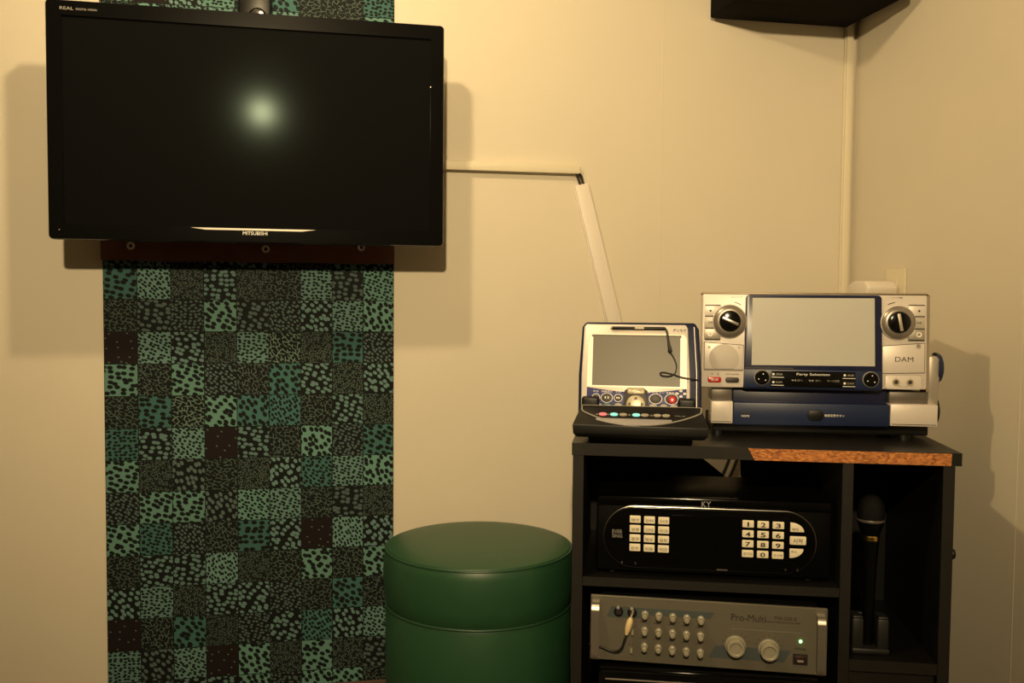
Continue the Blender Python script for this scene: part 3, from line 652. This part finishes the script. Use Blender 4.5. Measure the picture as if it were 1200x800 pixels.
for r in range(4):
    for c in range(3):
        x = .0765+.0290*c; z = .1160-.0198*r-.0004*c
        k = MB().prism(rrect(x-.0110, x+.0110, z-.0070, z+.0070, .0015, 3), -.0142, -.010, .0008).build('number_key', M_key, ky)
        s_ = ['1', '2', '3', '4', '5', '6', '7', '8', '9', '정지점', '0', '우선예'][r*3+c]
        lettering(k, s_, x, z-.0006, -.0142, M_dark, .0095 if s_ != '1' else .0035, .0092, 'key_lettering', .02) if len(s_) == 1 else lettering(k, s_, x, z, -.0142, M_wood, .0165, .0052, 'key_lettering')
wd = [(.1575, .1035)]+[(.1575+.0265*math.sin(R(a_)), .1035+.0185*math.cos(R(a_))) for a_ in (0, 15, 30, 45, 60, 75, 90)]
k = MB().prism(wd, -.0142, -.010, .0008).build('reserve_key', M_key, ky); lettering(k, '예약', .1665, .1085, -.0142, M_dark, .0120, .0060, 'key_lettering')
k = MB().prism(rrect(.1570, .1880, .0782, .0948, .002, 3), -.0142, -.010, .0008).build('start_key', M_key, ky); lettering(k, '시작', .1725, .0862, -.0142, M_dark, .0190, .0090, 'key_lettering', .01)
wd = [(.1570, .0700)]+[(.1570+.0265*math.sin(R(a_)), .0700-.0185*math.cos(R(a_))) for a_ in (90, 75, 60, 45, 30, 15, 0)]
k = MB().prism(wd, -.0142, -.010, .0008).build('cancel_key', M_key, ky); lettering(k, '취소', .1650, .0645, -.0142, M_dark, .0110, .0060, 'key_lettering')
lettering(ky, 'EVER', -.1800, .0905, -.0118, M_grey, .020, .0075); lettering(ky, 'SING', -.1800, .0815, -.0118, M_grey, .020, .0070)
for x in (-.1700, -.1430, .1500, .1730):
    MB().lathe([(0, -.0160), (.0018, -.0156), (.0026, -.0140), (.0026, -.004), (0, -.004)], (x, 0, .0270), 'Y', 16).build('jack_stud', M_chrome, ky)
lettering(ky, 'KMS-K70', .028, .0215, -.0118, M_grey, .020, .0026)
for x in (-.19, .2):
    for y in (.03, .22): MB().lathe([(0, 0), (.012, 0), (.011, .007), (0, .007)], (x, y, 0), n=16).build('foot', M_black, ky)

# ------------------------------------------------------------------ mixing amplifier
AY = R(-21); AO = CO+EX*.270+Vector((0, 0, ZT-.437))
am = thing('mixing_amplifier', 'silver-grey mixing amplifier with cream knobs below the karaoke machine', 'amplifier', AO, AY)
MB().box(-.212, .212, .004, .29, .004, .127, .003).build('case', M_black, am)
fc = MB().box(-.231, .2265, -.004, .004, -.001, .1300, .0012, 1).build('front_panel', M_amp, am)
MB().prism([(-.190, .1095), (.0125, .1095), (.0055, .0965), (-.128, .0965), (-.128, .088), (-.1985, .088)], -.0045, -.002).build('upper_band', M_ampband, fc)
MB().prism([(.0160, .0440), (.1590, .0440), (.1460, .0195), (.0030, .0195)], -.0045, -.002).build('lower_band', M_ampband, fc)
for r in range(3):
    for c in range(5):
        x = -.1225+.0273*c; z = (.0975-.0008*c, .0650-.0008*c, .0325-.0010*c)[r]
        MB().lathe([(.0072, -.004), (.0074, -.0075), (.0066, -.0095), (.0046, -.0105), (.0044, -.0165), (.0058, -.0205), (.0056, -.0240), (.0040, -.0262), (0, -.0272)], (x, 0, z), 'Y', 24).build('knob', M_knob, am)
for x, z in ((.0540, .0465), (.1175, .0440)):
    MB().lathe([(.0200, -.004), (.0200, -.007), (.0178, -.0085), (.0172, -.0240), (.0160, -.0265), (.0132, -.0270), (.0115, -.0255), (.0105, -.0245), (0, -.0245)], (x, 0, z), 'Y', 40).build('volume_knob', M_knob, am)
    for i in range(11):
        a_ = R(-30+24*i); p = MB().prism([(.0235, -.0005), (.0270, -.0005), (.0270, .0005), (.0235, .0005)], -.0044, -.003).xf(Matrix.Translation((x, 0, z+.001)) @ Matrix.Rotation(-a_, 4, 'Y')); p.build('scale_mark', M_dark, fc)
for x, z in ((-.1750, .0990), (-.1480, .0985)):
    j = MB().lathe([(.0055, -.004), (.0058, -.0075), (.0092, -.0070), (.0098, -.004)], (x, 0, z), 'Y', 24).build('input_jack', M_black, am)
    MB().cyl(x, z, .0057, -.0048, -.003, n=20).build('jack_hole', M_dark, j)
    MB().cyl(x-.001, z+.0085, .0032, -.010, -.004, .001, 14).build('jack_latch', M_silverd, j)
for x, z in ((-.1465, .0600), (-.1485, .0235)):
    MB().prism(rrect(x-.0025, x+.0025, z-.0045, z+.0045, .002, 4), -.0150, -.003, .001).build('slide_switch', M_knob, am)
    for dx in (-.0045, .0035): MB().cyl(x+dx, z+.0105, .0012, -.0044, -.003, n=10).build('switch_mark', M_dark, fc)
for r, z0 in enumerate((.0810, .0480)):
    for c in range(5): lettering(fc, ('MIC', 'ECHO', 'LOW', 'MID', 'HIGH')[c], -.1225+.0273*c-.006, z0-.0008*c, -.0043, M_dark, .008, .0022)
lettering(fc, 'Pro-Multi', .0780, .1030, -.0042, M_dark, .066, .0135, 'maker_lettering')
lettering(fc, 'MA-230 E', .1480, .1065, -.0043, M_dark, .041, .0065, 'model_lettering')
lettering(fc, 'MIXING KARAOKE AMPLIFIER', .1430, .0985, -.0043, M_dark, .066, .0024)
lettering(fc, 'POWER', .1770, .0485, -.0043, M_dark, .020, .0040)
MB().box(.045, .178, -.0043, -.003, .0795, .0800).build('print_line', M_grey, fc)
MB().lathe([(0, -.0075), (.0022, -.0070), (.0030, -.0050), (.0030, -.003), (0, -.003)], (.1770, 0, .0635), 'Y', 20).build('power_lamp', M_led, am)
MB().box(.1630, .1910, -.0046, -.003, .0170, .0385).build('power_switch_frame', M_dark, am)
ps = MB().prism([(.1665, .0200), (.1880, .0200), (.1880, .0355), (.1665, .0355)], -.0075, -.004, .0015).build('power_switch', mat('dark_brown_switch', (.03, .012, .010), .4), am)
MB().box(.1715, .1830, -.0082, -.007, .0235, .0275).build('switch_mark', M_grey, ps)
for x in (-.2200, .2130):
    h = MB()
    pth = [(-.004, .1200), (-.020, .1165), (-.026, .1080), (-.027, .0950), (-.027, .0300), (-.026, .0120), (-.020, .0045), (-.004, .0020)]
    pts = smooth([(0, y, z) for y, z in pth], 5); a, c = [], []
    vs = []
    for p in pts: vs.append([h.bm.verts.new((x+sx*.0075, p.y+o_, p.z)) for sx, o_ in ((-1, 0), (1, 0), (1, .003), (-1, .003))])
    fs = []
    for p, q in zip(vs, vs[1:]):
        for i in range(4): fs.append(h.bm.faces.new((p[i], p[(i+1) % 4], q[(i+1) % 4], q[i])))
    fs += [h.bm.faces.new(vs[0]), h.bm.faces.new(vs[-1])]
    bmesh.ops.recalc_face_normals(h.bm, faces=fs)
    h.build('rack_handle', M_alu, am)
for x in (-.18, .18):
    for y in (.03, .25): MB().lathe([(0, -.010), (.012, -.010), (.012, .006), (0, .006)], (x, y, 0), n=16).build('foot', M_black, am)
# cable plugged into the amplifier
ac = thing('audio_cable', 'black audio cable with a cream plug hanging from the amplifier socket', 'cable', AO, AY)
Mp = Matrix.Translation((-.1480, -.0075, .0985)) @ Matrix.Rotation(R(28), 4, 'Y') @ Matrix.Rotation(R(-28), 4, 'X')
MB().lathe([(.0028, .012), (.0030, -.002), (.0030, -.006), (.0028, -.010), (0, -.010)], n=16).xf(Matrix.Translation((-.1480, -.012, .0985)) @ Matrix.Rotation(R(20), 4, 'Y') @ Matrix.Rotation(R(-50), 4, 'X')).build('plug_tip', M_chrome, ac)
MB().lathe([(0, .006), (.0030, .005), (.0060, -.001), (.0066, -.010), (.0058, -.020), (.0036, -.027), (.0030, -.030), (0, -.030)], n=20).xf(Matrix.Translation((-.1508, -.020, .0890)) @ Matrix.Rotation(R(14), 4, 'Y') @ Matrix.Rotation(R(-8), 4, 'X')).build('plug', mat('cream_plug', (.72, .56, .30), .4), ac, 'cream plug')
MB().tube([(-.1570, -.023, .062), (-.1610, -.024, .050), (-.1660, -.022, .034), (-.1740, -.018, .024), (-.1860, -.014, .021), (-.2000, -.012, .025), (-.2110, -.010, .027), (-.226, -.008, .026), (-.236, .02, .02)], .0025, 8).build('cord', M_cable, ac)

# ------------------------------------------------------------------ black player under the amplifier
dp = thing('disc_player', 'glossy black player box under the silver-grey amplifier', 'player', cl(.270, .012, .110), CY)
MB().box(-.212, .218, .004, .30, .008, .164, .005, 2).build('case', M_blackg, dp)
MB().prism(rrect(-.214, .220, .012, .158, .008), -.006, .006, .003).build('front_panel', M_blackg, dp)
MB().prism(rrect(-.14, .06, .095, .125, .004), -.0075, 0, .001).build('disc_tray', M_black, dp)
MB().box(-.20, .205, -.0072, 0, .140, .1425).build('trim_line', M_silverd, dp)
for i in range(4): MB().cyl(.10+.025*i, .10, .006, -.010, 0, .001, 18).build('front_button', M_black, dp)
for x in (-.18, .18):
    for y in (.04, .27): MB().lathe([(0, 0), (.013, 0), (.012, .01), (0, .01)], (x, y, 0), n=16).build('foot', M_black, dp)

# ------------------------------------------------------------------ microphone in its stand
MO = cl(.590, .055, Z2)
sd = thing('microphone_stand', 'dark grey upright holder carrying the microphone in the narrow right bay', 'holder', MO, CY)
MB().box(-.036, .036, -.02, .085, 0, .012, .004).build('base', M_stand, sd)
MB().box(-.035, -.013, -.015, .030, .010, .070, .004).box(.013, .035, -.015, .030, .010, .070, .004).build('fork', M_stand, sd)
MB().box(-.035, .035, .026, .036, .010, .070, .003).build('back_plate', M_stand, sd)
for x in (-.024, .024): MB().box(x-.010, x+.010, -.0135, .01, .068, .0745, .003).build('clip', M_stand, sd)
mc = thing('microphone', 'black handheld microphone with gold ring standing in the grey holder', 'microphone', MO+Vector((0, 0, .014)), CY)
ML = (0, .008, 0); mc.scale = (.96, .96, .965)
MB().lathe([(0, 0), (.0105, 0), (.0120, .004), (.0115, .06), (.0135, .15), (.0170, .205), (.0185, .218), (0, .218)], ML, n=32).build('handle', M_kblack, mc)
MB().lathe([(.0180, .216), (.0196, .2175), (.0196, .2255), (.0185, .227)], ML, n=36).build('gold_ring', M_goldring, mc, 'shiny gold ring')
MB().lathe([(.0175, .2265), (.0215, .238), (.0262, .252), (.0268, .2555), (.0268, .2605)], ML, n=36).build('head_collar', M_kblack, mc)
MB().lathe([(.0262, .2600), (.0275, .270), (.0270, .283), (.0230, .296), (.0160, .305), (.0080, .3095), (0, .311)], ML, n=36).build('head', M_mesh, mc)
MB().lathe([(.0269, .2555), (.0276, .2565), (.0276, .2600), (.0269, .2610)], ML, n=36).build('head_band', M_shoulder, mc)
